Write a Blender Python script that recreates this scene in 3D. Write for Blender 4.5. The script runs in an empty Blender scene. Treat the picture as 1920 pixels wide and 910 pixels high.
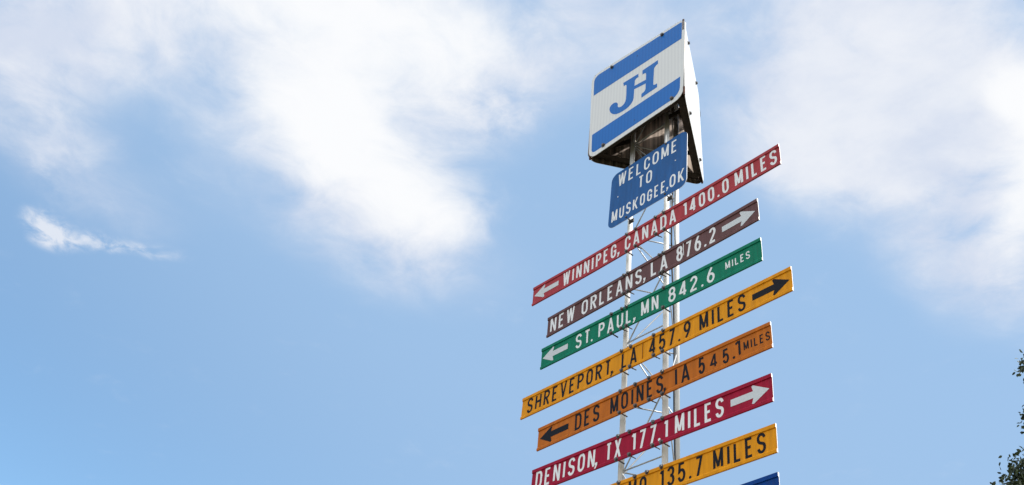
import bpy, bmesh, math, random
from mathutils import Vector, Matrix, Euler
import numpy as np
random.seed(7); rng = np.random.default_rng(11)
SC = bpy.context.scene
COL = SC.collection

# ------------------------------------------------------------------ camera
CAM_Z = 1.6
PITCH, ROLL, FPX = math.radians(39.1766), math.radians(7.60885), 1867.32
cd = bpy.data.cameras.new('camera'); cam = bpy.data.objects.new('camera', cd); COL.objects.link(cam)
fw = Vector((0, math.cos(PITCH), math.sin(PITCH))); rt = Vector((1, 0, 0)); up = rt.cross(fw)
c_, s_ = math.cos(ROLL), math.sin(ROLL)
r2 = rt*c_ + up*s_; u2 = up*c_ - rt*s_
m = Matrix((r2, u2, -fw)).transposed().to_4x4(); m.translation = (0, 0, CAM_Z)
cam.matrix_world = m
cd.sensor_fit = 'HORIZONTAL'; cd.sensor_width = 36; cd.lens = 36*FPX/1920
cd.clip_start = 0.05; cd.clip_end = 5000
SC.camera = cam

# ------------------------------------------------------------------ sun, sky, exposure
SUN_EL = math.radians(50); SUN_AZ = Vector((0.92, -0.39, 0)).normalized()
sun_dir = SUN_AZ*math.cos(SUN_EL) + Vector((0, 0, math.sin(SUN_EL)))
sd = bpy.data.lights.new('sun', 'SUN'); sd.energy = 4.2; sd.angle = math.radians(0.53); sd.color = (1, 0.965, 0.91)
so = bpy.data.objects.new('sun', sd); COL.objects.link(so)
so.rotation_euler = sun_dir.to_track_quat('Z', 'Y').to_euler()
so.location = (20, -8, 25)
SC.view_settings.view_transform = 'Standard'; SC.view_settings.look = 'None'
SC.view_settings.exposure = 0.6; SC.view_settings.gamma = 1; SC.view_settings.use_curve_mapping = False
SKY_STRENGTH = 0.12

def px_dir(x, y):
    return (fw + r2*((x-960)/FPX) - u2*((y-455)/FPX)).normalized()
def px_plane(x, y):
    d = px_dir(x, y); return np.array((d.x/d.z, d.y/d.z))

def build_world():
    w = bpy.data.worlds.new('World'); SC.world = w; w.use_nodes = True
    nt = w.node_tree; nt.nodes.clear(); N = nt.nodes.new; L = nt.links.new
    def math_(op, a, b=None, c=None, clamp=False):
        n = N('ShaderNodeMath'); n.operation = op; n.use_clamp = clamp
        for i, v in enumerate((a, b, c)):
            if v is None: continue
            if isinstance(v, (int, float)): n.inputs[i].default_value = v
            else: L(v, n.inputs[i])
        return n.outputs[0]
    def vmath(op, a, b=None, out=0):
        n = N('ShaderNodeVectorMath'); n.operation = op
        for i, v in enumerate((a, b)):
            if v is None: continue
            if isinstance(v, tuple): n.inputs[i].default_value = v
            else: L(v, n.inputs[i])
        return n.outputs[out]
    def smooth(v, a, b, lo=0.0, hi=1.0):
        n = N('ShaderNodeMapRange'); n.interpolation_type = 'SMOOTHSTEP'
        L(v, n.inputs[0]); n.inputs[1].default_value = a; n.inputs[2].default_value = b
        n.inputs[3].default_value = lo; n.inputs[4].default_value = hi
        return n.outputs[0]
    def noise(v, scale, detail, rough=0.5, dist=0.0, col=False):
        n = N('ShaderNodeTexNoise'); n.noise_dimensions = '3D'; L(v, n.inputs['Vector'])
        n.inputs['Scale'].default_value = scale; n.inputs['Detail'].default_value = detail
        n.inputs['Roughness'].default_value = rough; n.inputs['Distortion'].default_value = dist
        return n.outputs['Color' if col else 'Fac']
    def mixc(f, a, b):
        n = N('ShaderNodeMix'); n.data_type = 'RGBA'
        for s, v in ((n.inputs[0], f), (n.inputs[6], a), (n.inputs[7], b)):
            if isinstance(v, (int, float)): s.default_value = v
            elif isinstance(v, tuple): s.default_value = (*v, 1)
            else: L(v, s)
        return n.outputs[2]
    sky = N('ShaderNodeTexSky'); sky.sky_type = 'NISHITA'; sky.sun_disc = False
    sky.sun_elevation = SUN_EL; sky.sun_rotation = math.atan2(SUN_AZ.x, SUN_AZ.y)
    sky.air_density = 1.0; sky.dust_density = 1.2; sky.ozone_density = 1.0
    tc = N('ShaderNodeTexCoord')
    sep = N('ShaderNodeSeparateXYZ'); L(tc.outputs['Generated'], sep.inputs[0])
    z = math_('MAXIMUM', sep.outputs[2], 0.06)
    cmb = N('ShaderNodeCombineXYZ'); L(math_('DIVIDE', sep.outputs[0], z), cmb.inputs[0]); L(math_('DIVIDE', sep.outputs[1], z), cmb.inputs[1])
    P0 = cmb.outputs[0]                                   # point on the flat cloud layer overhead
    wv = vmath('SUBTRACT', noise(P0, 2.6, 3, 0.55, col=True), (0.5, 0.5, 0.5))
    P = vmath('ADD', P0, vmath('MULTIPLY', wv, (WARP, WARP, 0)))
    def ellipse(x, y, rx, ry, ang, w, inner=0.0):
        a = math.radians(ang); e = 4.0
        c = px_plane(x, y)
        ax = np.array((math.cos(a), math.sin(a))); ay = np.array((-math.sin(a), math.cos(a)))
        A = np.stack([(px_plane(x+ax[0]*e, y+ax[1]*e)-c)/e*rx, (px_plane(x+ay[0]*e, y+ay[1]*e)-c)/e*ry]).T
        Ai = np.linalg.inv(A); b = -Ai@c
        q = N('ShaderNodeCombineXYZ')
        for i in (0, 1):
            d = vmath('DOT_PRODUCT', P, (float(Ai[i, 0]), float(Ai[i, 1]), 0.0), out=1)
            L(math_('ADD', d, float(b[i])), q.inputs[i])
        return smooth(vmath('LENGTH', q.outputs[0], out=1), inner, 1.0, w, 0.0)
    def total(lst):
        t = None
        for e in lst:
            v = ellipse(*e); t = v if t is None else math_('ADD', t, v)
        return t
    thick = total(CLOUD_THICK); veil = total(CLOUD_VEIL); wisp = total(CLOUD_WISP)
    nb = noise(P, 3.4, 9, 0.56, 0.2); nf = noise(P, 11.0, 9, 0.64, 0.35); nm = noise(P, 6.0, 8, 0.6, 0.2)
    nbc = math_('SUBTRACT', nb, 0.5); nfc = math_('SUBTRACT', nf, 0.5)
    tk = math_('ADD', thick, math_('MULTIPLY', nbc, 1.0)); tk = math_('ADD', tk, math_('MULTIPLY', nfc, 1.05))
    # unseen broken cloud added overhead and behind the viewer as fill light
    py = N('ShaderNodeSeparateXYZ'); L(P, py.inputs[0])
    over = math_('MULTIPLY', smooth(py.outputs[1], 0.62, 0.15), math_('MULTIPLY_ADD', nbc, 2.0, OVERHEAD_FILL))
    tk = math_('ADD', tk, over)
    a_thick = smooth(tk, 0.08, 1.55, 0.0, 0.985)
    vl = math_('MULTIPLY', veil, math_('ADD', math_('MULTIPLY', nbc, 1.3), math_('MULTIPLY_ADD', nfc, 1.35, 0.93)))
    a_veil = smooth(vl, 0.0, 1.15, 0.0, 0.93)
    nw = math_('SUBTRACT', noise(P, 26.0, 8, 0.62, 0.6), 0.5)
    ws = math_('MULTIPLY', wisp, math_('ADD', math_('MULTIPLY_ADD', nfc, 1.8, math_('MULTIPLY', nw, 2.4)), math_('MULTIPLY_ADD', nbc, 1.0, 0.62)))
    a_wisp = smooth(ws, 0.03, 1.45, 0.0, 0.80)
    # a little general haze that pales the blue
    blue = mixc(1.0, sky.outputs[0], sky.outputs[0])
    g = N('ShaderNodeMix'); g.data_type = 'RGBA'; g.blend_type = 'MULTIPLY'; g.inputs[0].default_value = 1
    L(sky.outputs[0], g.inputs[6]); g.inputs[7].default_value = (*SKY_GAIN, 1)
    hz = vmath('DOT_PRODUCT', tc.outputs['Generated'], tuple(sun_dir), out=1)
    blue = mixc(smooth(hz, -0.30, 0.20, 0.0, HAZE_MIX), g.outputs[2], HAZE_COL)
    cv = mixc(smooth(math_('MULTIPLY_ADD', nm, 0.5, math_('MULTIPLY', nb, 0.5)), 0.40, 0.62), CLOUD_LAV, CLOUD_PALE)
    c1 = mixc(a_veil, blue, cv)
    c2 = mixc(a_wisp, c1, CLOUD_PALE)
    ct = mixc(math_('MULTIPLY', smooth(tk, 0.3, 1.2), smooth(math_('MULTIPLY_ADD', nm, 1.0, math_('MULTIPLY', tk, 0.18)), 0.38, 0.72, 0.35, 1.0)), CLOUD_PALE, CLOUD_WHITE)
    c3 = mixc(a_thick, c2, ct)
    c3 = mixc(smooth(over, 0.55, 1.5), c3, CLOUD_FILL)
    bg = N('ShaderNodeBackground'); L(c3, bg.inputs[0]); bg.inputs[1].default_value = SKY_STRENGTH
    o = N('ShaderNodeOutputWorld'); L(bg.outputs[0], o.inputs[0])
WARP = 0.13; OVERHEAD_FILL = 1.1
SKY_GAIN = (0.95, 1.20, 1.24); HAZE_MIX = 0.85; HAZE_COL = (2.05, 3.1, 4.55)
CLOUD_WHITE = (5.35, 5.4, 5.5); CLOUD_FILL = (10.2, 10.5, 10.9); CLOUD_PALE = (4.75, 4.88, 5.2); CLOUD_LAV = (3.75, 4.08, 4.8)
# cloud patches: centre, radii and tilt of each as seen in the sky (converted to points on the cloud layer), weight
CLOUD_THICK = [
    (560, -60, 580, 230, 4, 1.1), (290, 30, 280, 150, 20, 0.45), (560, 150, 270, 230, 45, 0.9), (630, 290, 250, 200, 45, 0.95), (750, 60, 330, 210, 0, 0.6),
    (740, 390, 260, 170, 28, 0.9), (830, 440, 200, 130, 10, 0.5), (900, 60, 250, 130, 0, 0.6), (900, 170, 210, 150, 10, 0.42), (760, 220, 230, 170, 20, 0.55),
    (1920, 185, 170, 105, 25, 1.6), (1945, 350, 190, 180, 0, 1.6), (1890, 480, 150, 120, 40, 0.85), (1640, 60, 170, 90, 10, 0.5), (1400, 50, 120, 60, 20, 0.5), (1700, 125, 140, 60, 20, 0.45), (1600, 330, 300, 120, 10, 0.3),
]
CLOUD_VEIL = [
    (1650, 100, 620, 420, 10, 1.0), (1780, 330, 520, 340, 20, 0.95), (1480, 300, 330, 200, 10, 0.6), (1850, 520, 260, 210, 40, 0.6),
    (130, 20, 520, 250, 10, 0.95), (40, 170, 330, 230, 30, 0.75), (170, 350, 330, 130, 30, 0.5), (760, 470, 330, 170, 15, 0.65), (1080, 60, 330, 240, 0, 0.75),
    (600, 280, 480, 340, 40, 0.7), (870, 200, 260, 190, 10, 0.6),
]
CLOUD_WISP = [
    (95, 438, 92, 46, 24, 1.9), (185, 460, 120, 34, 12, 1.15), (290, 478, 130, 30, 6, 1.0), (890, 170, 230, 150, 10, 1.1), (100, 345, 150, 60, 50, 0.55), (780, 525, 150, 60, 5, 0.3), (1650, 200, 420, 260, 10, 0.35),
]
build_world()

# ------------------------------------------------------------------ helpers
def tag(o, label=None, cat=None, group=None, kind=None):
    for k, v in (('label', label), ('category', cat), ('group', group), ('kind', kind)):
        if v: o[k] = v
    return o
def link_bm(name, bm, mats, parent=None, smooth=False):
    me = bpy.data.meshes.new(name); bmesh.ops.recalc_face_normals(bm, faces=bm.faces[:]); bm.to_mesh(me); bm.free()
    for mt in (mats if isinstance(mats, (list, tuple)) else [mats]): me.materials.append(mt)
    if smooth:
        for p in me.polygons: p.use_smooth = True
    o = bpy.data.objects.new(name, me); COL.objects.link(o)
    if parent is not None: o.parent = parent
    return o
def empty(name, mat):
    o = bpy.data.objects.new(name, None); COL.objects.link(o); o.empty_display_size = 0.1
    o.matrix_world = mat
    return o
def add_box(bm, c, size, rot=None, mi=0):
    r = bmesh.ops.create_cube(bm, size=1)
    M = Matrix.Translation(c) @ (rot.to_4x4() if rot else Matrix()) @ Matrix.Diagonal((*size, 1))
    bmesh.ops.transform(bm, matrix=M, verts=r['verts'])
    for v in r['verts']:
        for f in v.link_faces: f.material_index = mi
    return r['verts']
def add_tube(bm, p0, p1, rad, seg=12, rad2=None, cap=True):
    p0, p1 = Vector(p0), Vector(p1); d = p1-p0
    r = bmesh.ops.create_cone(bm, cap_ends=cap, segments=seg, radius1=rad, radius2=rad if rad2 is None else rad2, depth=d.length)
    M = Matrix.Translation((p0+p1)/2) @ d.to_track_quat('Z', 'Y').to_matrix().to_4x4()
    bmesh.ops.transform(bm, matrix=M, verts=r['verts'])
    return r['verts']
def add_path(bm, pts, rad, seg=8):
    """one continuous bent rod"""
    pts = [Vector(p) for p in pts]; rings = []
    ref = Vector((0.31, 0.17, 0.93)).normalized()
    for i, p in enumerate(pts):
        a = pts[max(i-1, 0)]; b = pts[min(i+1, len(pts)-1)]
        t = (b-a).normalized(); u = t.cross(ref)
        if u.length < 1e-3: u = t.cross(Vector((1, 0, 0)))
        u.normalize(); v = t.cross(u)
        rings.append([bm.verts.new(p + (u*math.cos(2*math.pi*k/seg) + v*math.sin(2*math.pi*k/seg))*rad) for k in range(seg)])
    for r0, r1 in zip(rings, rings[1:]):
        for k in range(seg): bm.faces.new((r0[k], r0[(k+1) % seg], r1[(k+1) % seg], r1[k]))
    bm.faces.new(rings[0]); bm.faces.new(rings[-1][::-1])
def rounded(w, h, r, n=7):
    pts = []
    for cx, cy, a0 in ((w-r, h-r, 0), (r, h-r, 90), (r, r, 180), (w-r, r, 270)):
        for i in range(n+1):
            a = math.radians(a0+90*i/n); pts.append((cx+r*math.cos(a), cy+r*math.sin(a)))
    return pts
def sheet(bm, pts2, fn, d0, d1, mi_side=0, mi_face=0):
    """flat plate with outline pts2, front at depth d1 and back at d0; fn(x, z, d) -> 3D"""
    f = [bm.verts.new(fn(x, y, d1)) for x, y in pts2]; b = [bm.verts.new(fn(x, y, d0)) for x, y in pts2]
    ff = bm.faces.new(f); fb = bm.faces.new(b[::-1]); ff.material_index = fb.material_index = mi_face
    n = len(f)
    for i in range(n):
        q = bm.faces.new((f[i], b[i], b[(i+1) % n], f[(i+1) % n])); q.material_index = mi_side
    bm.normal_update(); bmesh.ops.triangulate(bm, faces=[ff, fb])

# ------------------------------------------------------------------ materials
def mat(name, col, rough=0.5, metal=0.0, var=0.06, scale=6.0, col2=None, amount=0.0, bump=0.0, spec=0.3, sscale=None, coat=0.0, thresh=(0.55, 0.7)):
    m = bpy.data.materials.new(name); m.use_nodes = True; nt = m.node_tree; N = nt.nodes; L = nt.links.new
    b = N['Principled BSDF']; b.inputs['Roughness'].default_value = rough; b.inputs['Metallic'].default_value = metal
    b.inputs['Specular IOR Level'].default_value = spec; b.inputs['Coat Weight'].default_value = coat
    tc = N.new('ShaderNodeTexCoord'); n1 = N.new('ShaderNodeTexNoise'); n1.inputs['Scale'].default_value = scale; n1.inputs['Detail'].default_value = 6
    mp = N.new('ShaderNodeMapping'); L(tc.outputs['Object'], mp.inputs[0])
    if sscale: mp.inputs['Scale'].default_value = sscale
    L(mp.outputs[0], n1.inputs['Vector'])
    r = N.new('ShaderNodeValToRGB'); L(n1.outputs['Fac'], r.inputs[0])
    r.color_ramp.elements[0].position = 0.3; r.color_ramp.elements[1].position = 0.7
    r.color_ramp.elements[0].color = (*[max(0, c*(1-var)) for c in col], 1); r.color_ramp.elements[1].color = (*[min(1, c*(1+var)) for c in col], 1)
    out = r.outputs[0]
    if col2:
        n2 = N.new('ShaderNodeTexNoise'); n2.inputs['Scale'].default_value = scale*2.3; n2.inputs['Detail'].default_value = 9; n2.inputs['Roughness'].default_value = 0.65
        L(mp.outputs[0], n2.inputs['Vector'])
        mr = N.new('ShaderNodeMapRange'); L(n2.outputs['Fac'], mr.inputs[0]); mr.inputs[1].default_value = thresh[0]; mr.inputs[2].default_value = thresh[1]; mr.inputs[4].default_value = amount
        mx = N.new('ShaderNodeMix'); mx.data_type = 'RGBA'; L(mr.outputs[0], mx.inputs[0]); L(out, mx.inputs[6]); mx.inputs[7].default_value = (*col2, 1)
        out = mx.outputs[2]
    L(out, b.inputs['Base Color'])
    if bump:
        bp = N.new('ShaderNodeBump'); bp.inputs['Strength'].default_value = bump; bp.inputs['Distance'].default_value = 0.002
        L(n1.outputs['Fac'], bp.inputs['Height']); L(bp.outputs[0], b.inputs['Normal'])
    return m
def sign_paint(name, col, rough=0.42, var=0.15):
    """reflective sheeting on an aluminium blade: faint vertical rain streaks and fading"""
    return mat(name, col, rough, 0, var, 5.0, col2=tuple(c*0.55+0.02 for c in col), amount=0.5, sscale=(6, 6, 0.9), bump=0.03, spec=0.09)
def ribbed_sheeting(name, col, col_b):
    m = bpy.data.materials.new(name); m.use_nodes = True; nt = m.node_tree; N = nt.nodes; L = nt.links.new
    b = N['Principled BSDF']; b.inputs['Roughness'].default_value = 0.4; b.inputs['Specular IOR Level'].default_value = 0.12
    tc = N.new('ShaderNodeTexCoord'); wv = N.new('ShaderNodeTexWave'); wv.wave_type = 'BANDS'; wv.bands_direction = 'X'
    wv.inputs['Scale'].default_value = 11.0; wv.inputs['Distortion'].default_value = 0.6; wv.inputs['Detail'].default_value = 2; wv.inputs['Detail Scale'].default_value = 0.4
    L(tc.outputs['Object'], wv.inputs['Vector'])
    n = N.new('ShaderNodeTexNoise'); n.inputs['Scale'].default_value = 4; n.inputs['Detail'].default_value = 5; L(tc.outputs['Object'], n.inputs['Vector'])
    ad = N.new('ShaderNodeMath'); ad.operation = 'MULTIPLY_ADD'; L(n.outputs['Fac'], ad.inputs[0]); ad.inputs[1].default_value = 0.8; L(wv.outputs['Fac'], ad.inputs[2])
    mr = N.new('ShaderNodeMapRange'); L(ad.outputs[0], mr.inputs[0]); mr.inputs[1].default_value = 0.1; mr.inputs[2].default_value = 1.7
    mx = N.new('ShaderNodeMix'); mx.data_type = 'RGBA'; L(mr.outputs[0], mx.inputs[0]); mx.inputs[6].default_value = (*col_b, 1); mx.inputs[7].default_value = (*col, 1)
    L(mx.outputs[2], b.inputs['Base Color'])
    return m
M = {}
M['red'] = sign_paint('faded_red_sheeting', (0.37, 0.040, 0.050))
M['brown'] = sign_paint('brown_sheeting', (0.125, 0.058, 0.058))
M['green'] = sign_paint('green_sheeting', (0.0, 0.17, 0.095))
M['yellow'] = sign_paint('amber_sheeting', (0.70, 0.27, 0.003))
M['orange'] = sign_paint('orange_sheeting', (0.475, 0.127, 0.009))
M['crimson'] = sign_paint('crimson_sheeting', (0.31, 0.004, 0.028))
M['navy'] = sign_paint('navy_sheeting', (0.0, 0.042, 0.215))
M['blue'] = sign_paint('welcome_blue_sheeting', (0.014, 0.092, 0.275))
M['band_blue'] = ribbed_sheeting('band_blue_sheeting', (0.010, 0.150, 0.50), (0.008, 0.128, 0.44))
M['white_sheet'] = ribbed_sheeting('white_ribbed_sheeting', (0.74, 0.74, 0.73), (0.66, 0.66, 0.66))
M['white_plain'] = mat('white_panel_paint', (0.67, 0.68, 0.68), 0.32, 0, 0.03, 3, col2=(0.6, 0.6, 0.6), amount=0.4, sscale=(7, 7, 0.6))
M['letter_white'] = mat('white_letter_sheeting', (0.76, 0.76, 0.76), 0.45, 0, 0.05, 30, spec=0.2)
M['arrow_white'] = mat('pale_grey_arrow_sheeting', (0.56, 0.585, 0.60), 0.45, 0, 0.05, 60)
M['letter_black'] = mat('black_letter_sheeting', (0.008, 0.008, 0.012), 0.5, 0, 0.1, 30, spec=0.1)
M['alu'] = mat('bare_aluminium_edge', (0.8, 0.8, 0.79), 0.45, 0.2, 0.05, 40)
M['alu_in'] = mat('mill_aluminium_painted_sheen', (0.52, 0.43, 0.36), 0.30, 0.92, 0.6, 4, col2=(0.10, 0.075, 0.055), amount=0.5, sscale=(11, 11, 0.14), bump=0.02)  # warm reflected streaks are painted into the metal colour
M['pole'] = mat('white_painted_steel', (0.74, 0.735, 0.72), 0.42, 0, 0.05, 10, col2=(0.36, 0.24, 0.16), amount=0.35, thresh=(0.66, 0.8), sscale=(3, 3, 1))
M['brace'] = mat('galvanised_rod', (0.42, 0.425, 0.43), 0.4, 0.5, 0.1, 30, col2=(0.3, 0.2, 0.14), amount=0.4, thresh=(0.6, 0.75))
M['rust'] = mat('rusty_angle_iron', (0.03, 0.022, 0.018), 0.75, 0.1, 0.3, 25, col2=(0.25, 0.085, 0.03), amount=0.6, thresh=(0.62, 0.74))
M['rust_red'] = mat('flaking_red_rust', (0.10, 0.035, 0.018), 0.8, 0, 0.4, 30, col2=(0.02, 0.014, 0.012), amount=0.9, thresh=(0.45, 0.6))
M['bolt'] = mat('weathered_zinc_bolt', (0.12, 0.11, 0.105), 0.45, 0.6, 0.2, 80)
M['dark_steel'] = mat('dark_clamp_steel', (0.05, 0.045, 0.043), 0.55, 0.5, 0.2, 60)
M['cable'] = mat('black_cable_rubber', (0.015, 0.015, 0.016), 0.6, 0, 0.1, 30)
M['seam'] = mat('seam_amber_paint', (0.24, 0.085, 0.003), 0.6)  # thin seam line in darker amber
M['grime'] = mat('streak_grime', (0.25, 0.22, 0.2), 0.7, 0, 0.1, 30)
M['concrete'] = mat('concrete', (0.14, 0.125, 0.105), 0.85, 0, 0.12, 4, col2=(0.09, 0.08, 0.07), amount=0.5, bump=0.3)
M['ground'] = mat('dry_ground', (0.075, 0.065, 0.035), 0.95, 0, 0.2, 0.6, col2=(0.04, 0.055, 0.018), amount=0.8, thresh=(0.5, 0.6), bump=0.2)
M['bark'] = mat('grey_brown_bark', (0.10, 0.075, 0.055), 0.9, 0, 0.3, 12, sscale=(3, 3, 0.7), bump=0.6)
def leaf_mat():
    m = bpy.data.materials.new('tree_leaf'); m.use_nodes = True; nt = m.node_tree; N = nt.nodes; L = nt.links.new
    b = N['Principled BSDF']; b.inputs['Roughness'].default_value = 0.5
    g = N.new('ShaderNodeNewGeometry'); r = N.new('ShaderNodeValToRGB'); L(g.outputs['Random Per Island'], r.inputs[0])
    e = r.color_ramp.elements; e[0].color = (0.016, 0.028, 0.010, 1); e[1].color = (0.055, 0.075, 0.026, 1)
    L(r.outputs[0], b.inputs['Base Color'])
    t = N.new('ShaderNodeBsdfTranslucent'); L(r.outputs[0], t.inputs[0]); mx = N.new('ShaderNodeMixShader'); mx.inputs[0].default_value = 0.25
    L(b.outputs[0], mx.inputs[1]); L(t.outputs[0], mx.inputs[2]); L(mx.outputs[0], N['Material Output'].inputs[0])
    return m
M['leaf'] = leaf_mat()

# ------------------------------------------------------------------ lettering: a narrow road-sign alphabet drawn with strokes
def E(cx, cy, rx, ry, a0, a1, n=10):
    return [(cx+rx*math.cos(math.radians(a0+(a1-a0)*i/n)), cy+ry*math.sin(math.radians(a0+(a1-a0)*i/n))) for i in range(n+1)]
TOP = lambda ry=.28: E(.5, 1-ry, .5, ry, 0, 180); BOT = lambda ry=.28: E(.5, ry, .5, ry, 180, 360)
P_ = lambda pts, closed=False: ('p', pts, closed)
D_ = lambda *a: ('d', *a)
S_PTS = E(.5, .755, .5, .245, 8, 180) + E(.5, .755, .5, .245, 180, 250, 5) + [(.62, .475)] + E(.5, .25, .5, .25, 45, 0, 4) + E(.5, .25, .5, .25, 0, -172, 12)
GLYPH = {  # width in cap heights, strokes
 'A': (.50, [D_(0, 0, .5, 1), D_(1, 0, .5, 1), P_([(.16, .24), (.84, .24)])]),
 'C': (.45, [P_(E(.5, .72, .5, .28, -12, 180) + E(.5, .28, .5, .28, 180, 372))]),
 'D': (.46, [P_([(0, 0), (0, 1)] + E(.45, .7, .55, .3, 90, 0, 7) + E(.45, .3, .55, .3, 0, -90, 7), True)]),
 'E': (.41, [P_([(1, 1), (0, 1), (0, 0), (1, 0)]), P_([(.1, .52), (.82, .52)])]),
 'G': (.46, [P_(E(.5, .72, .5, .28, -8, 180) + E(.5, .28, .5, .28, 180, 360) + [(1, .45), (.52, .45)])]),
 'H': (.47, [P_([(0, 0), (0, 1)]), P_([(1, 0), (1, 1)]), P_([(0, .52), (1, .52)])]),
 'I': (.165, [P_([(.5, 0), (.5, 1)])]),
 'K': (.48, [P_([(0, 0), (0, 1)]), D_(0, .28, 1, 1), D_(.3, .58, 1, 0)]),
 'L': (.40, [P_([(0, 1), (0, 0), (1, 0)])]),
 'M': (.55, [P_([(0, 0), (0, 1)]), P_([(1, 0), (1, 1)]), D_(0, 1, .5, .12), D_(1, 1, .5, .12)]),
 'N': (.47, [P_([(0, 0), (0, 1)]), P_([(1, 0), (1, 1)]), D_(0, 1, 1, 0)]),
 'O': (.47, [P_(TOP() + BOT(), True)]),
 'P': (.45, [P_([(0, 0), (0, 1)] + E(.5, .745, .5, .255, 90, -90, 10) + [(.08, .49)])]),
 'R': (.46, [P_([(0, 0), (0, 1)] + E(.5, .755, .5, .245, 90, -90, 10) + [(.08, .51)]), D_(.42, .50, 1, 0)]),
 'S': (.45, [P_(S_PTS)]),
 'T': (.43, [P_([(0, 1), (1, 1)]), P_([(.5, 0), (.5, .98)])]),
 'U': (.46, [P_([(0, 1)] + BOT() + [(1, 1)])]),
 'V': (.49, [D_(0, 1, .5, 0), D_(1, 1, .5, 0)]),
 'W': (.62, [D_(0, 1, .24, 0), D_(.5, 1, .24, 0), D_(.5, 1, .76, 0), D_(1, 1, .76, 0)]),
 'X': (.48, [D_(0, 0, 1, 1), D_(0, 1, 1, 0)]),
 '0': (.46, [P_(TOP() + BOT(), True)]),
 '1': (.25, [P_([(1, 0), (1, 1)]), P_([(-.2, .83), (.7, .97)])]),
 '2': (.45, [P_(E(.5, .735, .5, .265, 172, -28, 12) + [(.0, .05), (0, 0), (1, 0)])]),
 '3': (.45, [P_(E(.48, .765, .48, .235, 165, -80, 12) + [(.38, .53)]), P_([(.4, .53)] + E(.5, .265, .5, .265, 80, -165, 12))]),
 '4': (.50, [P_([(.74, 0), (.74, 1)]), D_(0, .25, .74, 1), P_([(0, .25), (1.06, .25)])]),
 '5': (.45, [P_([(.95, 1), (.12, 1), (.05, .52)] + E(.48, .315, .52, .315, 138, -165, 14))]),
 '6': (.46, [P_(E(.5, .3, .5, .3, 180, -180, 20), True), P_([(.0, .3), (.05, .5), (.25, .72), (.72, 1.05)])]),
 '7': (.44, [P_([(0, 1), (1, 1)]), D_(1, .98, .28, 0)]),
 '8': (.46, [P_(E(.5, .765, .44, .235, 0, 360, 18)[:-1], True), P_(E(.5, .265, .5, .265, 0, 360, 18)[:-1], True)]),
 '9': (.46, [P_(E(.5, .7, .5, .3, 0, 360, 20)[:-1], True), P_([(1, .7), (.95, .5), (.75, .28), (.28, -.05)])]),
 '.': (.17, ['dot']), ',': (.17, ['comma']),
}
STROKE = 0.139
def ribbon(pts, closed, t):
    n = len(pts); V = [Vector(p) for p in pts]
    clean = [V[0]]
    for v in V[1:]:
        if (v-clean[-1]).length > 1e-5: clean.append(v)
    if closed and (clean[0]-clean[-1]).length < 1e-5: clean.pop()
    V = clean; n = len(V); L_, R_ = [], []
    for i in range(n):
        a = V[(i-1) % n] if (closed or i > 0) else None; b = V[(i+1) % n] if (closed or i < n-1) else None
        d0 = (V[i]-a).normalized() if a is not None else None; d1 = (b-V[i]).normalized() if b is not None else None
        if d0 is None: d0 = d1
        if d1 is None: d1 = d0
        tn = d0+d1
        tn = tn.normalized() if tn.length > 1e-6 else d0
        nn = Vector((-tn.y, tn.x)); k = max(0.35, nn.dot(Vector((-d0.y, d0.x))))
        L_.append(V[i]+nn*(t/2/k)); R_.append(V[i]-nn*(t/2/k))
    quads = []
    for i in range(n if closed else n-1):
        j = (i+1) % n; quads.append((L_[i], R_[i], R_[j], L_[j]))
    return quads
def glyph_quads(ch, x0, w, hgt, t):
    """list of strokes, each a list of 2D polygons in metres; the glyph stands in [x0, x0+w] x [0, hgt]"""
    out = []; cw = max(w-t, 1e-4); chh = hgt-t
    X = lambda u: x0+t/2+u*cw
    for s in GLYPH[ch][1]:
        if s == 'dot':
            out.append([[Vector((x0+w/2+t*.55*math.cos(k*math.pi/6), t*.55+t*.55*math.sin(k*math.pi/6))) for k in range(12)]])
        elif s == 'comma':
            out.append([[Vector((x0+w*.12, t*1.0)), Vector((x0+w*.12, 0.02*t)), Vector((x0+w*.98, 0.02*t)), Vector((x0+w*.98, t))],
                        [Vector((x0+w*.40, 0.02*t)), Vector((x0-w*.10, -t*1.3)), Vector((x0+w*.42, -t*1.3)), Vector((x0+w*.98, 0.02*t))]])
        elif s[0] == 'p':
            out.append(ribbon([(X(u), t/2+v*chh) for u, v in s[1]], s[2], t))
        else:
            _, u0, v0, u1, v1 = s
            a = Vector((X(u0), v0*hgt)); b = Vector((X(u1), v1*hgt))
            hw = t/2*math.sqrt(1+((b.x-a.x)/(b.y-a.y))**2)
            hw = min(hw, t*1.0)
            if ch in 'NMKAVWX': hw *= 0.93
            q = [Vector((a.x-hw, a.y)), Vector((a.x+hw, a.y)), Vector((b.x+hw, b.y)), Vector((b.x-hw, b.y))]
            if ch in 'NMK':                        # keep the diagonals inside the letter box
                for v in q: v.x = min(max(v.x, x0), x0+w)
            out.append([q])
    return out
def layout(word, span, hgt):
    W = [GLYPH[c][0]*hgt for c in word]; n = len(word)
    if n == 1: return [(0.0, span)]
    k = (span)/(sum(W)+0.2*hgt*(n-1)); k = min(max(k, 0.82), 1.28)
    W = [w*k if c not in 'I' else w for w, c in zip(W, word)]
    gap = (span-sum(W))/(n-1); x = 0; res = []
    for w in W: res.append((x, w)); x += w+gap
    return res
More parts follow.
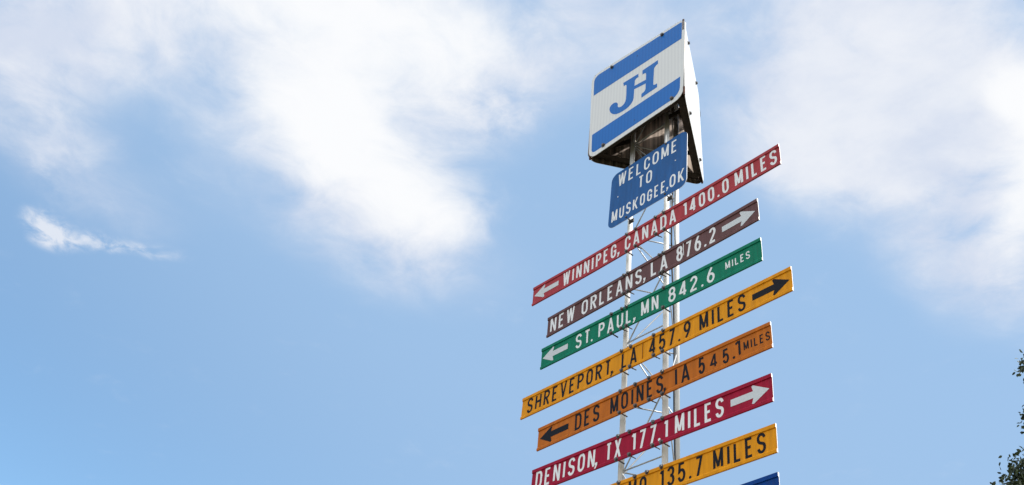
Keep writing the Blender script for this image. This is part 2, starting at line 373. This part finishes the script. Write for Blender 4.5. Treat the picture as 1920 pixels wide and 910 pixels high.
def add_text(bm, words, to3, d, stroke=STROKE, comma_d=0.0):
    """words: (text, x0, x1, base, cap height) in sign metres; to3(x, y, depth)"""
    for word, x0, x1, base, hgt in words:
        t = stroke*hgt
        for (gx, gw), ch in zip(layout(word, x1-x0, hgt), word):
            for k, stroke_polys in enumerate(glyph_quads(ch, x0+gx, gw, hgt, t)):
                cache = {}
                for poly in stroke_polys:
                    vs = []
                    for v in poly:
                        key = (round(v.x, 6), round(v.y, 6))
                        if key not in cache: cache[key] = bm.verts.new(to3(v.x, base+v.y, d+k*0.00018+(comma_d if ch == ',' else 0)))
                        if cache[key] not in vs: vs.append(cache[key])
                    if len(vs) > 2:
                        try: bm.faces.new(vs)
                        except ValueError: pass

# ------------------------------------------------------------------ where the mast and signs stand
AZ = math.radians(-53.39134)
HX = Vector((math.cos(AZ), math.sin(AZ), 0)); NY = Vector((-math.sin(AZ), math.cos(AZ), 0)); ZZ = Vector((0, 0, 1))
ORG = Vector((0, 5.6, CAM_Z))                    # a point of the vertical plane that carries the signs
BASIS = Matrix((HX, NY, ZZ)).transposed()
C0, FACE = 1.27534, 0.305076                     # mast axis along the plane, width of one mast face
AXIS = ORG + HX*C0 + NY*(0.0672 + FACE*0.2887)
POLE_R = 0.0162
def axis_pt(z): return Vector((AXIS.x, AXIS.y, z))
CORNER = [HX*(-FACE/2) - NY*(FACE*.2887), HX*(FACE/2) - NY*(FACE*.2887), NY*(FACE*.5774)]

# ------------------------------------------------------------------ ground
bm = bmesh.new()
v = [bm.verts.new((x, y, 0)) for x, y in ((-1500, -1500), (1500, -1500), (1500, 1500), (-1500, 1500))]; bm.faces.new(v)
tag(link_bm('ground', bm, M['ground']), kind='structure')
bm = bmesh.new(); sheet(bm, rounded(7, 7, 0.3), lambda x, y, d: Vector((AXIS.x-3.5+x, AXIS.y-3.5+y, d)), -0.05, 0.03)
tag(link_bm('plaza', bm, M['concrete']), kind='structure')

# ------------------------------------------------------------------ lattice mast
mast = empty('lattice_mast', Matrix.Translation((AXIS.x, AXIS.y, 0.03)))
tag(mast, 'slender white three-legged lattice mast carrying the stack of signs', 'mast')
TOPZ = 4.773+CAM_Z+0.70
loc = lambda p: Vector(p)-mast.location
bm = bmesh.new(); add_box(bm, Vector((0, 0, 0.10)), (0.9, 0.9, 0.24)); bmesh.ops.bevel(bm, geom=bm.edges[:], offset=0.03, segments=2, affect='EDGES')
link_bm('footing', bm, M['concrete'], mast)
SPLICE = 2.27+CAM_Z
for ci, c in enumerate(CORNER):
    bm = bmesh.new()
    z0 = 0.15; cuts = [z0]
    zz = SPLICE
    while zz-2.95 > z0: zz -= 2.95
    while zz < TOPZ-0.2: cuts.append(zz); zz += 2.95
    cuts.append(TOPZ)
    for a, b in zip(cuts, cuts[1:]): add_tube(bm, loc(axis_pt(a+0.0015)+c), loc(axis_pt(b-0.0015)+c), POLE_R, 20)
    for a in cuts[1:-1]:                             # swaged sleeve inside each joint
        add_tube(bm, loc(axis_pt(a-0.01)+c), loc(axis_pt(a+0.01)+c), POLE_R*0.97, 20)
    add_tube(bm, loc(axis_pt(TOPZ-0.002)+c), loc(axis_pt(TOPZ+0.004)+c), POLE_R*1.02, 20)
    p = link_bm('pole', bm, M['pole'], mast, smooth=False)
    for f in p.data.polygons: f.use_smooth = len(f.vertices) == 4
    for a in cuts[1:-1]:
        for dz in (-0.045, 0.045):
            bm = bmesh.new(); q = loc(axis_pt(a+dz)+c); d = (HX if ci < 2 else NY)
            add_tube(bm, q-d*(POLE_R+0.012), q+d*(POLE_R+0.012), 0.0042, 8)
            for s in (-1, 1): add_tube(bm, q+d*s*(POLE_R+0.001), q+d*s*(POLE_R+0.009), 0.0085, 6)
            link_bm('splice_bolt', bm, M['bolt'], p)
            if ci == 1:
                bm = bmesh.new(); d = -NY
                for s in (1,): add_tube(bm, q+d*s*(POLE_R-0.002), q+d*s*(POLE_R+0.008), 0.0085, 6)
                link_bm('splice_bolt', bm, M['bolt'], p)
NODE0 = 4.02+CAM_Z; STEP = 0.4025
nz = []
zk = NODE0
while zk > 0.45: zk -= STEP
zk += STEP
while zk < TOPZ-0.05: nz.append(zk); zk += STEP
for a, b, ph in ((0, 1, 0), (0, 2, 0), (1, 2, 1)):
    pts = []; A, B = CORNER[a], CORNER[b]; u = (B-A).normalized()
    for i, zc in enumerate(nz):
        k = round((zc-NODE0)/STEP)
        left = (k % 2 == 0) != bool(ph)
        e = (A+u*(POLE_R*0.95)) if left else (B-u*(POLE_R*0.95))
        q = loc(axis_pt(zc)+e); side = u*(-1 if left else 1)
        pts += [q-ZZ*0.012-side*0.004, q+side*0.002-ZZ*0.004, q+side*0.002+ZZ*0.004, q+ZZ*0.012-side*0.004]
    bm = bmesh.new(); add_path(bm, pts, 0.0041, 8); link_bm('brace', bm, M['brace'], mast, smooth=True)
    for i, zc in enumerate(nz):
        if (a, b) == (1, 2) or ((a, b) == (0, 1) and round((zc-NODE0)/STEP) % 2): continue
        bm = bmesh.new(); add_tube(bm, loc(axis_pt(zc+0.014)+A+u*POLE_R*0.9), loc(axis_pt(zc+0.014)+B-u*POLE_R*0.9), 0.0041, 8)
        link_bm('rung', bm, M['brace'], mast, smooth=True)
# black cable up the back pole
bm = bmesh.new(); cpts = []
for i in range(90):
    zc = 0.25 + i*(TOPZ-0.5-0.25)/89
    k = math.sin(zc*1.9)*0.012+math.sin(zc*5.1+1)*0.005
    cpts.append(axis_pt(zc)+CORNER[2]*0.80+HX*(0.010+k)-NY*0.004)
add_path(bm, cpts, 0.0055, 8)
tag(link_bm('power_cable', bm, M['cable'], None, True), 'thin black cable running up inside the white mast', 'cable')

# ------------------------------------------------------------------ long mileage signs
def hex_bolt_mesh(r=0.0078, h=0.0072, washer=0.0108):
    bm = bmesh.new()
    add_tube(bm, (0, 0, 0), (0, -0.0016, 0), washer, 14)
    add_tube(bm, (0, -0.0016, 0), (0, -0.0016-h, 0), r, 6)
    add_tube(bm, (0, -0.0016-h, 0), (0, -0.0026-h, 0), r*0.8, 6, r*0.7)
    me = bpy.data.meshes.new('bolt'); bmesh.ops.recalc_face_normals(bm, faces=bm.faces[:]); bm.to_mesh(me); bm.free(); me.materials.append(M['bolt'])
    return me
BOLT_ME = hex_bolt_mesh()
def put_bolt(parent, x, y, z, k=1.0):
    o = bpy.data.objects.new('bolt', BOLT_ME); COL.objects.link(o); o.parent = parent; o.location = (x, y, z)
    o.rotation_euler = (0, random.uniform(0, 1), 0); o.scale = (k, k, k)
    return o
def sign_frame(u, z, yaw, lean, roll):
    cz, sz = math.cos(roll), math.sin(roll)
    R = Matrix.Rotation(yaw, 3, 'Z') @ Matrix.Rotation(roll, 3, 'Y') @ Matrix.Rotation(lean, 3, 'X')
    Mx = (BASIS @ R).to_4x4(); Mx.translation = ORG + HX*u + ZZ*z
    return Mx
def arrow_poly(x_tip, x_tail, H):
    s = 1 if x_tail > x_tip else -1
    Ln = abs(x_tail-x_tip); hd = min(0.44*Ln, 0.10)
    yc = H*0.5; hw = H*0.125; hb = H*0.335
    return [(x_tip, yc), (x_tip+s*hd*0.92, yc+hb), (x_tip+s*hd*1.02, yc+hb*0.93), (x_tip+s*hd*0.93, yc+hw), (x_tail, yc+hw), (x_tail, yc-hw), (x_tip+s*hd*0.93, yc-hw), (x_tip+s*hd*1.02, yc-hb*0.93), (x_tip+s*hd*0.92, yc-hb)]
def mileage_sign(q, colour, ink, words, arrow, bolts, label, seam=None, sag=0.0, scratch=None, arrow_ink=None):
    u, z, Ln, H, yaw, lean, roll = q
    root = empty('mileage_sign', sign_frame(u, z, yaw, lean, roll))
    tag(root, label, 'road sign', 'long mileage signs bolted across the mast')
    T = 0.0066
    def bend(x):                                    # slight bow of the blade
        s = x/Ln+0.5
        return -sag*(math.sin(math.pi*min(1, s/0.55))**2 if s < 0.55 else 0)
    bow_l, bow_r = random.uniform(-.006, .005), random.uniform(-.006, .005)
    def bow(x):                                     # the free ends are bent a little forwards or back
        s = x/Ln+0.5
        return bow_l*max(0, (0.36-s)/0.36)**2 + bow_r*max(0, (s-0.66)/0.34)**2
    to3 = lambda x, y, d: Vector((x-Ln/2, -d+bow(x-Ln/2), y-H/2+bend(x-Ln/2)))
    bm = bmesh.new()
    e = 0.0009
    prof = [(0, -0.0022), (0, T-e), (e, T), (0.098*H, T), (0.158*H, 0.0012), (0.850*H, 0.0012), (0.866*H, T), (H-e, T), (H, T-e), (H, -0.0022)]
    ns = 24; rings = []
    for i in range(ns+1):
        x = Ln*i/ns; rings.append([bm.verts.new(to3(x, y, d)) for y, d in prof])
    n = len(prof)
    for r0, r1 in zip(rings, rings[1:]):
        for k in range(n):
            f = bm.faces.new((r0[k], r1[k], r1[(k+1) % n], r0[(k+1) % n]))
            if k == n-1: f.material_index = 1
    for r in (rings[0], rings[-1]):
        f = bm.faces.new(r if r is rings[0] else r[::-1]); f.material_index = 1
    link_bm('panel', bm, [M[colour], M['alu']], root)
    groups = []
    for wd in words:
        if wd[0] in ',.' and groups: groups[-1].append(wd)
        else: groups.append([wd])
    for gp in groups:
      bm = bmesh.new(); add_text(bm, gp, to3, 0.0019, STROKE, T-0.0012); link_bm('lettering', bm, M[ink], root)
    if arrow:
        bm = bmesh.new(); pts = arrow_poly(arrow[0]*Ln, arrow[1]*Ln, H)
        f = bm.faces.new([bm.verts.new(to3(x, y, 0.0020)) for x, y in pts]); bm.normal_update(); bmesh.ops.triangulate(bm, faces=[f])
        link_bm('arrow', bm, M[arrow_ink or ('arrow_white' if ink == 'letter_white' else ink)], root)
    if seam is not None:
        bm = bmesh.new(); sheet(bm, [(seam*Ln-0.0011, 0.16*H), (seam*Ln+0.0011, 0.16*H), (seam*Ln+0.0011, H*0.99), (seam*Ln-0.0011, H*0.99)], to3, 0.0013, 0.0051)
        link_bm('seam', bm, M['seam'], root)
    if scratch is not None:
        bm = bmesh.new(); sheet(bm, [(scratch*Ln-0.0016, 0.30*H), (scratch*Ln+0.0012, 0.30*H), (scratch*Ln+0.0018, 0.98*H), (scratch*Ln-0.0016, 0.98*H)], to3, 0.0013, 0.0049)
        link_bm('scratch', bm, M['alu'], root)
    for i, s in enumerate(bolts):
        x = s*Ln-Ln/2
        for vv in (0.945, 0.055):
            put_bolt(root, x+random.uniform(-.004, .004), -T+0.0004, (vv-.5)*H+bend(x), 1.15)
        on_pole = i in (0, len(bolts)-1)
        dep = 0.0672-POLE_R
        if on_pole:
            for vv in (0.945, 0.055):
                bm = bmesh.new(); add_tube(bm, (x, 0.001, (vv-.5)*H), (x, dep, (vv-.5)*H), 0.0042, 8)
                link_bm('spacer', bm, M['dark_steel'], root)
        else:
            bm = bmesh.new()
            for vv in (0.945, 0.055): add_tube(bm, (x, 0.001, (vv-.5)*H), (x, 0.022, (vv-.5)*H), 0.0042, 8)
            add_box(bm, Vector((x, 0.010, 0)), (0.016, 0.005, H*0.90))
            add_tube(bm, (x, 0.010, -0.445*H), (x+0.012, 0.034, -0.5*H), 0.0033, 7)
            link_bm('clamp', bm, M['dark_steel'], root)
    return root
CAP, BASE = 0.715, 0.150
def W(q, lst, base=BASE, cap=CAP):
    Ln, H = q[2], q[3]; out = []
    for it in lst:
        b, c = (it[3], it[4]) if len(it) > 3 else (base, cap)
        out.append((it[0], it[1]*Ln, it[2]*Ln, b*H, c*H))
    return out
q = [1.31163, 3.91332, 1.98593, 0.14806, 0.00119, 0.01568, -0.00058]
mileage_sign(q, 'red', 'letter_white', W(q, [('WINNIPEG', .1452, .384), (',', .3906, .4009), ('CANADA', .4201, .6273), ('1400.0', .6556, .8233), ('MILES', .845, .9893)]), (.0071, .1238), [.4291, .4692, .5502, .5826],
  'faded red sign reading WINNIPEG, CANADA 1400.0 MILES, uppermost of the long signs', sag=0.006)
q = [1.31645, 3.59955, 1.65328, 0.15056, -0.00494, 0.00888, -0.01081]
mileage_sign(q, 'brown', 'letter_white', W(q, [('NEW', .0165, .15), ('ORLEANS', .1876, .4908), (',', .5005, .5119), ('LA', .5339, .6118), ('876.2', .6519, .8243)]), (.9867, .8511), [.4039, .428, .5791, .5956],
  'dark brown sign reading NEW ORLEANS, LA 876.2 with pale right arrow', scratch=0.685)
q = [1.30571, 3.35104, 1.65946, 0.1493, 0.01248, 0.01899, 0.00307]
mileage_sign(q, 'green', 'letter_white', W(q, [('ST', .1822, .2554), ('.', .2594, .2694), ('PAUL', .2968, .4545), (',', .4641, .4765), ('MN', .4987, .5766), ('842.6', .6205, .8149), ('MILES', .8587, .955, .365, .33)], 0.145, 0.665), (.0072, .1412), [.3618, .4101, .4324, .6002],
  'green sign reading ST. PAUL, MN 842.6 MILES with small MILES and left arrow')
q = [1.31378, 3.05952, 2.01001, 0.14572, -0.01974, 0.0043, 0.0132]
mileage_sign(q, 'yellow', 'letter_black', W(q, [('SHREVEPORT', .0247, .3823), (',', .3844, .3939), ('LA', .4238, .4834), ('457.9', .5274, .6771), ('MILES', .707, .858)]), (.9922, .8794), [.427, .4593, .5473, .5823],
  'amber yellow sign reading SHREVEPORT, LA 457.9 MILES with black right arrow', seam=0.505)
q = [1.33194, 2.79636, 1.66077, 0.14687, -0.00389, 0.01625, -0.00361]
mileage_sign(q, 'orange', 'letter_black', W(q, [('DES', .1879, .3046), ('MOINES', .3543, .586), (',', .5885, .5996), ('IA', .634, .6947), ('5', .7295, .7544, .17, .66), ('4', .7729, .8023, .20, .54), ('5', .8222, .8454, .16, .58), ('.', .8584, .8684, .2, .66), ('1', .870, .8888, .22, .64), ('MILES', .9, .9936, .335, .34)]), (.0111, .1555), [.4013, .4715, .5308, .5863],
  'burnt orange sign reading DES MOINES, IA 545.1 MILES with black left arrow')
q = [1.31798, 2.52002, 1.64075, 0.15082, 0.01047, -0.0148, -0.00042]
mileage_sign(q, 'crimson', 'letter_white', W(q, [('DENISON', .0207, .3043), (',', .3077, .3198), ('TX', .3527, .4199), ('177', .4652, .5686), ('.', .5745, .5864), ('1', .6000, .615), ('MILES', .643, .8285)]), (.989, .8536), [.406, .4577, .5579, .5939],
  'crimson sign reading DENISON, TX 177.1 MILES with pale right arrow')
q = [1.17704, 2.25282, 1.95, 0.1443, -0.00397, -0.00755, 0.0065]
mileage_sign(q, 'yellow', 'letter_black', W(q, [('MO', .536, .599), ('135.7', .6441, .7826), ('MILES', .8145, .9693)]), None, [.5009, .5594, .6008, .653],
  'lower amber yellow sign reading MO 135.7 MILES without an arrow')
q = [2.1479-0.83, 2.0808-0.0745, 1.66, 0.149, 0, -0.004, 0]
mileage_sign(q, 'navy', 'letter_white', [], (.972, .835), [.40, .46, .56, .59],
  'dark blue sign at the very bottom with a pale arrow, lowest in the stack')

# ------------------------------------------------------------------ welcome sign
u, z, Ln, H, yaw, lean, roll = [1.32744, 4.34118, 0.64128, 0.48836, 0.01672, -0.04145, -0.01149]
root = empty('welcome_sign', sign_frame(u, z, yaw, lean, roll))
tag(root, 'blue rounded sign reading WELCOME TO MUSKOGEE, OK beneath the box sign', 'road sign')
to3 = lambda x, y, d: Vector((x-Ln/2, -d, y-H/2))
bm = bmesh.new(); sheet(bm, rounded(Ln, H, 0.055, 8), to3, -0.0012, 0.0013, 1, 0)
for f in bm.faces:
    if len(f.verts) == 3 and all(v.co.y > 0 for v in f.verts): f.material_index = 1
link_bm('panel', bm, [M['blue'], M['alu']], root)
WEL = ([('WELCOME', .098*Ln, .873*Ln, .712*H, .228*H), ('TO', .382*Ln, .560*Ln, .432*H, .222*H), ('MUSKOGEE', .043*Ln, .740*Ln, .090*H, .205*H),
              (',', .752*Ln, .776*Ln, .120*H, .22*H), ('OK', .792*Ln, .968*Ln, .098*H, .218*H)])
for gp in (WEL[:1], WEL[1:2], WEL[2:]):
    bm = bmesh.new(); add_text(bm, gp, to3, 0.0018, 0.12); link_bm('lettering', bm, M['letter_white'], root)
for s, vv in ((.242, .972), (.728, .972), (.245, .045), (.736, .05)):
    put_bolt(root, (s-.5)*Ln, -0.0012, (vv-.5)*H, 0.75)
    bm = bmesh.new(); add_tube(bm, ((s-.5)*Ln, 0.001, (vv-.5)*H), ((s-.5)*Ln, 0.047, (vv-.5)*H), 0.0042, 8); add_box(bm, Vector(((s-.5)*Ln, 0.046, (vv-.5)*H)), (0.04, 0.006, 0.03))
    link_bm('clamp', bm, M['dark_steel'], root)
for s, vv in ((.859, .54), (.111, .518)):
    bm = bmesh.new(); add_tube(bm, ((s-.5)*Ln, -0.0008, (vv-.5)*H), ((s-.5)*Ln, -0.0045, (vv-.5)*H), 0.0042, 10); link_bm('rivet', bm, M['alu'], root)

# ------------------------------------------------------------------ three-sided box sign on top
cu, cn, zb, SD, HT, rx, ry, rz = [-0.00212, -0.00196, 4.77296, 0.83676, 0.80288, 0.01133, 0.00958, 0.03392]
R = Matrix.Rotation(rz, 3, 'Z') @ Matrix.Rotation(ry, 3, 'Y') @ Matrix.Rotation(rx, 3, 'X')
Mx = (BASIS @ R).to_4x4(); Mx.translation = Vector((AXIS.x, AXIS.y, 0)) + HX*cu + NY*cn + ZZ*(zb+CAM_Z)
box = empty('box_sign', Mx)
tag(box, 'white three-sided box sign with blue bands and blue monogram crowning the mast', 'sign')
FL, FR, BK = Vector((-SD/2, -SD*.2887, 0)), Vector((SD/2, -SD*.2887, 0)), Vector((0, SD*.5774, 0))
# lower and upper height of each corner edge (the plates were cut a little out of square)
ZL = {'FL': (-0.0381*HT, 1.031*HT), 'FR': (0.026*HT, 0.9667*HT), 'BK': (0.0, HT*0.92)}
XO = {'FL': ((0.0163, -0.0188)), 'FR': ((0.9877-1, 1.0216-1)), 'BK': (0, -0.20)}
def plate_fn(A, B, ka, kb, out):
    """map (s, t) in 0..1 on a side plate (plus depth outwards) to box space"""
    ex = (B-A).normalized(); nrm = Vector((ex.y, -ex.x, 0))
    def fn(s, t, d):
        za, zb_ = ZL[ka], ZL[kb]
        oa = XO[ka][0]*(1-t)+XO[ka][1]*t; ob = XO[kb][0]*(1-t)+XO[kb][1]*t
        if ka == 'FR': oa = 0
        if not out: oa = 0.20*t if ka == 'BK' else 0; ob = 0
        ua, ub = oa*SD, SD+ob*SD
        x = ua+(ub-ua)*s
        zz = (za[0]+(za[1]-za[0])*t)*(1-s) + (zb_[0]+(zb_[1]-zb_[0])*t)*s
        return A + ex*x + nrm*d + ZZ*zz
    return fn
front = plate_fn(FL, FR, 'FL', 'FR', True); right = plate_fn(FR, BK, 'FR', 'BK', True); rear = plate_fn(BK, FL, 'BK', 'FL', False)
def plate(fn, name, mface, label=None):
    bm = bmesh.new(); sheet(bm, rounded(1, 1, 0.085, 8), fn, -0.0015, 0.0015, 1, 0)
    # inner face is bare metal
    n_in = None
    bm.faces.ensure_lookup_table()
    cen = Vector((0, 0, HT/2))
    ref = fn(.5, .5, 0.0)
    for f in bm.faces:
        if len(f.verts) == 3:
            nrm = (fn(.5, .5, 1)-fn(.5, .5, 0))
            if (f.calc_center_median()-ref).dot(nrm) < -0.0002 - 0.0: f.material_index = 1
    o = link_bm(name, bm, [mface, M['alu_in']], box)
    if label: o['label'] = label
    return o
fp = plate(front, 'panel', M['white_sheet'], 'white front panel with two blue bands and blue monogram')
rp_ = plate(right, 'panel', M['white_plain'], 'plain white side panel catching the sun'); plate(rear, 'panel', M['white_plain'])
def front_g(g0, g1, d): return FL + Vector(((g0)*SD, -d, g1*HT))   # front plane in plain box coordinates
bm = bmesh.new()
def arcpts(cx, cy, rx_, ry_, a0, a1, n=6): return E(cx, cy, rx_, ry_, a0, a1, n)
# bands in plate coordinates (s, t)
m0, m1, tb = 0.030, 0.965, 0.968
band_top = [(m0, .735)] + [(m1, .745)] + arcpts(m1-.02, tb-.02, .02, .02, 0, 90) + arcpts(m0+.06, tb-.06, .06, .06, 90, 180)
sheet(bm, band_top, front, 0.0012, 0.0024)
o = link_bm('band', bm, M['band_blue'], fp)
bm = bmesh.new(); bb = .047
band_bot = [(m0, .262)] + arcpts(m0+.045, bb+.045, .045, .045, 180, 270) + arcpts(m1-.085, bb+.085, .085, .085, 270, 360) + [(m1, .262)]
sheet(bm, band_bot, front, 0.0012, 0.0024)
link_bm('band', bm, M['band_blue'], fp)
JP = [(.3631, .6534), (.5281, .6427), (.5293, .6004), (.507, .601), (.492, .588), (.4890, .5205), (.6125, .5040), (.6133, .571), (.607, .592), (.594, .5965), (.5734, .5981), (.5721, .6498), (.735, .6514), (.7356, .6057), (.715, .600), (.7006, .590), (.6952, .5755), (.6904, .4006), (.692, .382), (.704, .3695), (.7299, .3665), (.7305, .3227), (.5693, .3163), (.5681, .3619), (.5900, .366), (.604, .374), (.6100, .3904), (.6113, .4585),
      (.4876, .4793), (.4852, .3746), (.479, .348), (.4589, .3213), (.4336, .3053), (.405, .2995), (.3774, .2978), (.335, .302), (.3026, .3116), (.2745, .329), (.2505, .3541), (.234, .379), (.225, .4046), (.2195, .428), (.2224, .4471), (.230, .460), (.2427, .4692), (.260, .473), (.2778, .4694), (.293, .461), (.3043, .448), (.3126, .428), (.3118, .4034), (.315, .390), (.3245, .3776), (.338, .3700), (.3537, .3674), (.370, .371), (.3852, .3816), (.396, .398), (.4012, .4235), (.4030, .4743), (.4016, .585), (.398, .602), (.390, .6085), (.3708, .6066)]
bm = bmesh.new(); sheet(bm, JP, front_g, 0.0012, 0.0024); link_bm('monogram', bm, M['band_blue'], fp)
for g in ((.2238, .965), (.7786, .9414), (.8819, .0749), (.1759, .0272)):
    p = front_g(*g, 0.0016); put_bolt(box, p.x, p.y, p.z, 1.45)
for g in ((.5108, .8867), (.504, .0956)):
    bm = bmesh.new(); p = front_g(*g, 0.002); add_tube(bm, p+Vector((0, .001, 0)), p+Vector((0, -.002, 0)), 0.004, 10); link_bm('rivet', bm, M['dark_steel'], box)
for t_ in (.93, .06):
    for s_b in (.24, .76):
        for fn in (right, rear):
            p = fn(s_b, t_, 0.0016); nn = (fn(.5, .5, 1)-fn(.5, .5, 0)).normalized()
            o = bpy.data.objects.new('bolt', BOLT_ME); COL.objects.link(o); o.parent = box; o.location = p; o.scale = (1.4,)*3
            o.rotation_euler = Vector(nn).to_track_quat('-Y', 'Z').to_euler()
p = right(.03, .66, 0.0016)
# rusty angle irons inside, low and high ring
def angle_iron(A, B, zc0, zc1, w=0.045, th=0.004, inset=0.006, flange_up=True):
    ex = (B-A).normalized(); inn = Vector((-ex.y, ex.x, 0))
    bm = bmesh.new(); a = A+ex*0.045+inn*inset+ZZ*zc0; b = B-ex*0.045+inn*inset+ZZ*zc1
    d = (b-a); mid = (a+b)/2; exx = d.normalized(); rot = Matrix((exx, inn, exx.cross(inn))).transposed()
    add_box(bm, mid+inn*(th/2)+ZZ*(w/2), (d.length, th, w), rot)
    add_box(bm, mid+inn*(w/2+th), (d.length-0.01, w, th), rot)
    return bm
for fr in (0.055, 0.86):
    for A, B, ka, kb in ((FL, FR, 'FL', 'FR'), (FR, BK, 'FR', 'BK'), (BK, FL, 'BK', 'FL')):
        z0_, z1_ = [ZL[k][0]+fr*(ZL[k][1]-ZL[k][0]) for k in (ka, kb)]
        link_bm('angle_iron', angle_iron(A, B, z0_, z1_), M['rust'], box)
# flat bars tying the plates to the mast legs
inv = Mx.inverted()
legs = [inv @ (axis_pt(zb+CAM_Z+0.2)+c) for c in CORNER]
def flat_bar(p0, p1, w=0.038, th=0.005):
    bm = bmesh.new(); d = Vector(p1)-Vector(p0); ex = d.normalized(); iy = ZZ.cross(ex).normalized()
    add_box(bm, (Vector(p0)+Vector(p1))/2, (d.length, th, w), Matrix((ex, iy, ex.cross(iy))).transposed()); return bm
for zf in (0.145, 0.62):
    for c, (fn, s) in zip(legs, ((rear, .86), (right, .24), (right, .80))):
        q0 = Vector((c.x, c.y, zf*HT)); q1 = fn(s, zf, -0.012); q1.z = zf*HT
        link_bm('flat_bar', flat_bar(q0, q1), M['rust'], box)
bm = bmesh.new(); zl = 0.90*HT
sheet(bm, [(p.x*0.86, p.y*0.86) for p in (FL, FR, BK)], lambda x, y, d: Vector((x, y, zl+d)), -0.0015, 0.0015)
link_bm('shading_lid', bm, M['rust'], box)  # lid added to keep light out of the box interior
# rust-stained corner posts where the plates meet
for A, k in ((FR, 'FR'), (FL, 'FL'), (BK, 'BK')):
    inn = (Vector((0, 0, 0))-A).normalized(); z0_, z1_ = ZL[k]
    for q0, q1 in ((z0_+0.012, z0_+0.085), (z1_-0.11, z1_-0.004)):
        if k == 'BK' and q1 > 0.3: continue
        bm = bmesh.new(); d = inn*(0.006 if k == 'FR' else 0.018)
        add_tube(bm, A+d+ZZ*q0, A+d+ZZ*q1, 0.0075, 10)
        link_bm('corner_bracket', bm, M['rust_red'], box)

# ------------------------------------------------------------------ tree at the right
def make_tree(base, clumps, nleaf, label):
    root = empty('broadleaf_tree', Matrix.Translation(base)); tag(root, label, 'tree')
    base = Vector(base)
    bm = bmesh.new(); fork = Vector((0.1, 0.05, 3.4))
    def limb(p0, p1, r0, r1, n=7, wob=0.12):
        p0, p1 = Vector(p0), Vector(p1); prev = p0; pr = r0
        for i in range(1, n+1):
            f = i/n; p = p0.lerp(p1, f) + Vector((random.uniform(-wob, wob), random.uniform(-wob, wob), random.uniform(-wob, wob)*.5))*(1 if i < n else 0)*min(1, (p1-p0).length/3)
            r = r0+(r1-r0)*f
            add_tube(bm, prev, p, pr, 8, r); prev, pr = p, r
    limb((0, 0, -0.1), fork, 0.26, 0.19, 6, 0.05)
    link_targets = []
    hubs = [Vector((random.uniform(-1.4, 1.4), random.uniform(-1.4, 1.4), z)) for z in (5.2, 5.8, 6.4, 7.2, 8.0)]
    for hb in hubs: limb(fork, hb, 0.13, 0.07, 7)
    for c, r in clumps:
        c = Vector(c); hb = min(hubs, key=lambda h: (h-c).length)
        limb(hb, c, 0.04, 0.008, 6, 0.15)
        for _ in range(5):
            t = c+Vector(rng.normal(0, 1, 3)).normalized()*r*0.85; limb(c.lerp(hb, 0.2), t, 0.012, 0.004, 4, 0.1)
    link_bm('trunk', bm, M['bark'], root, True)
    V, F = [], []; dense = 9
    wts = np.array([r**2 for _, r in clumps]); wts = wts/wts.sum()
    for (c, r), wgt in zip(clumps, wts):
        k = int(nleaf*wgt) if dense <= 0 else int(r*r*10000)
        dense -= 1
        # leaves hang on little twigs so the clump breaks into sprays
        ntw = max(4, k//16)
        for _ in range(ntw):
            d = rng.normal(0, 1, 3); d /= np.linalg.norm(d); rad = r*rng.uniform(0.25, 1.08)
            tip = np.array(c)+d*rad*np.array((1, 1, 0.85)); dirn = d+rng.normal(0, 0.6, 3); dirn /= np.linalg.norm(dirn); tl = rng.uniform(0.18, 0.42)
            for j in range(16):
                p = tip-dirn*tl*(j/16)+rng.normal(0, 0.035, 3)
                a = rng.normal(0, 1, 3)+dirn*0.9+np.array((0, 0, -0.5)); a /= np.linalg.norm(a)
                b = np.cross(a, rng.normal(0, 1, 3)); b /= np.linalg.norm(b)
                nn = np.cross(a, b)
                ln = rng.uniform(0.05, 0.09); wd = ln*rng.uniform(0.42, 0.6)
                i0 = len(V)
                V.extend([p, p+a*ln*.3+b*wd*.42, p+a*ln*.65+b*wd*.42+nn*ln*.04, p+a*ln+nn*ln*-.08, p+a*ln*.65-b*wd*.42+nn*ln*.04, p+a*ln*.3-b*wd*.42])
                F.append((i0, i0+1, i0+2, i0+3, i0+4, i0+5))
    me = bpy.data.meshes.new('crown'); me.from_pydata([tuple(x) for x in V], [], F); me.materials.append(M['leaf'])
    o = bpy.data.objects.new('crown', me); COL.objects.link(o); o.parent = root
    return root
# crown clumps, relative to the trunk foot
TREE = Vector((9.3, 11.2, 0))
def at(x, y, dist): return Vector((0, 0, CAM_Z)) + px_dir(x, y)*dist - TREE
clumps = [(at(1939, 898, 14.0), 0.37), (at(1908, 922, 13.8), 0.21), (at(1985, 880, 14.3), 0.45), (at(1947, 698, 14.6), 0.25), (at(1950, 780, 14.4), 0.25), (at(1990, 660, 14.8), 0.35), (at(2000, 760, 14.6), 0.4), (at(1935, 985, 13.9), 0.5), (at(2010, 990, 14), 0.6)]
for i in range(46):
    d = Vector(rng.normal(0, 1, 3)).normalized(); rr = rng.uniform(0.45, 1)
    c = Vector((d.x*2.3*rr+0.35, d.y*2.6*rr, 7.6+d.z*2.7*rr))
    if c.x < -1.2: c.x = -c.x*0.5
    clumps.append((c, rng.uniform(0.45, 0.75)))
make_tree(TREE, clumps, 34000, 'dark green leafy tree reaching into the right edge of the picture')
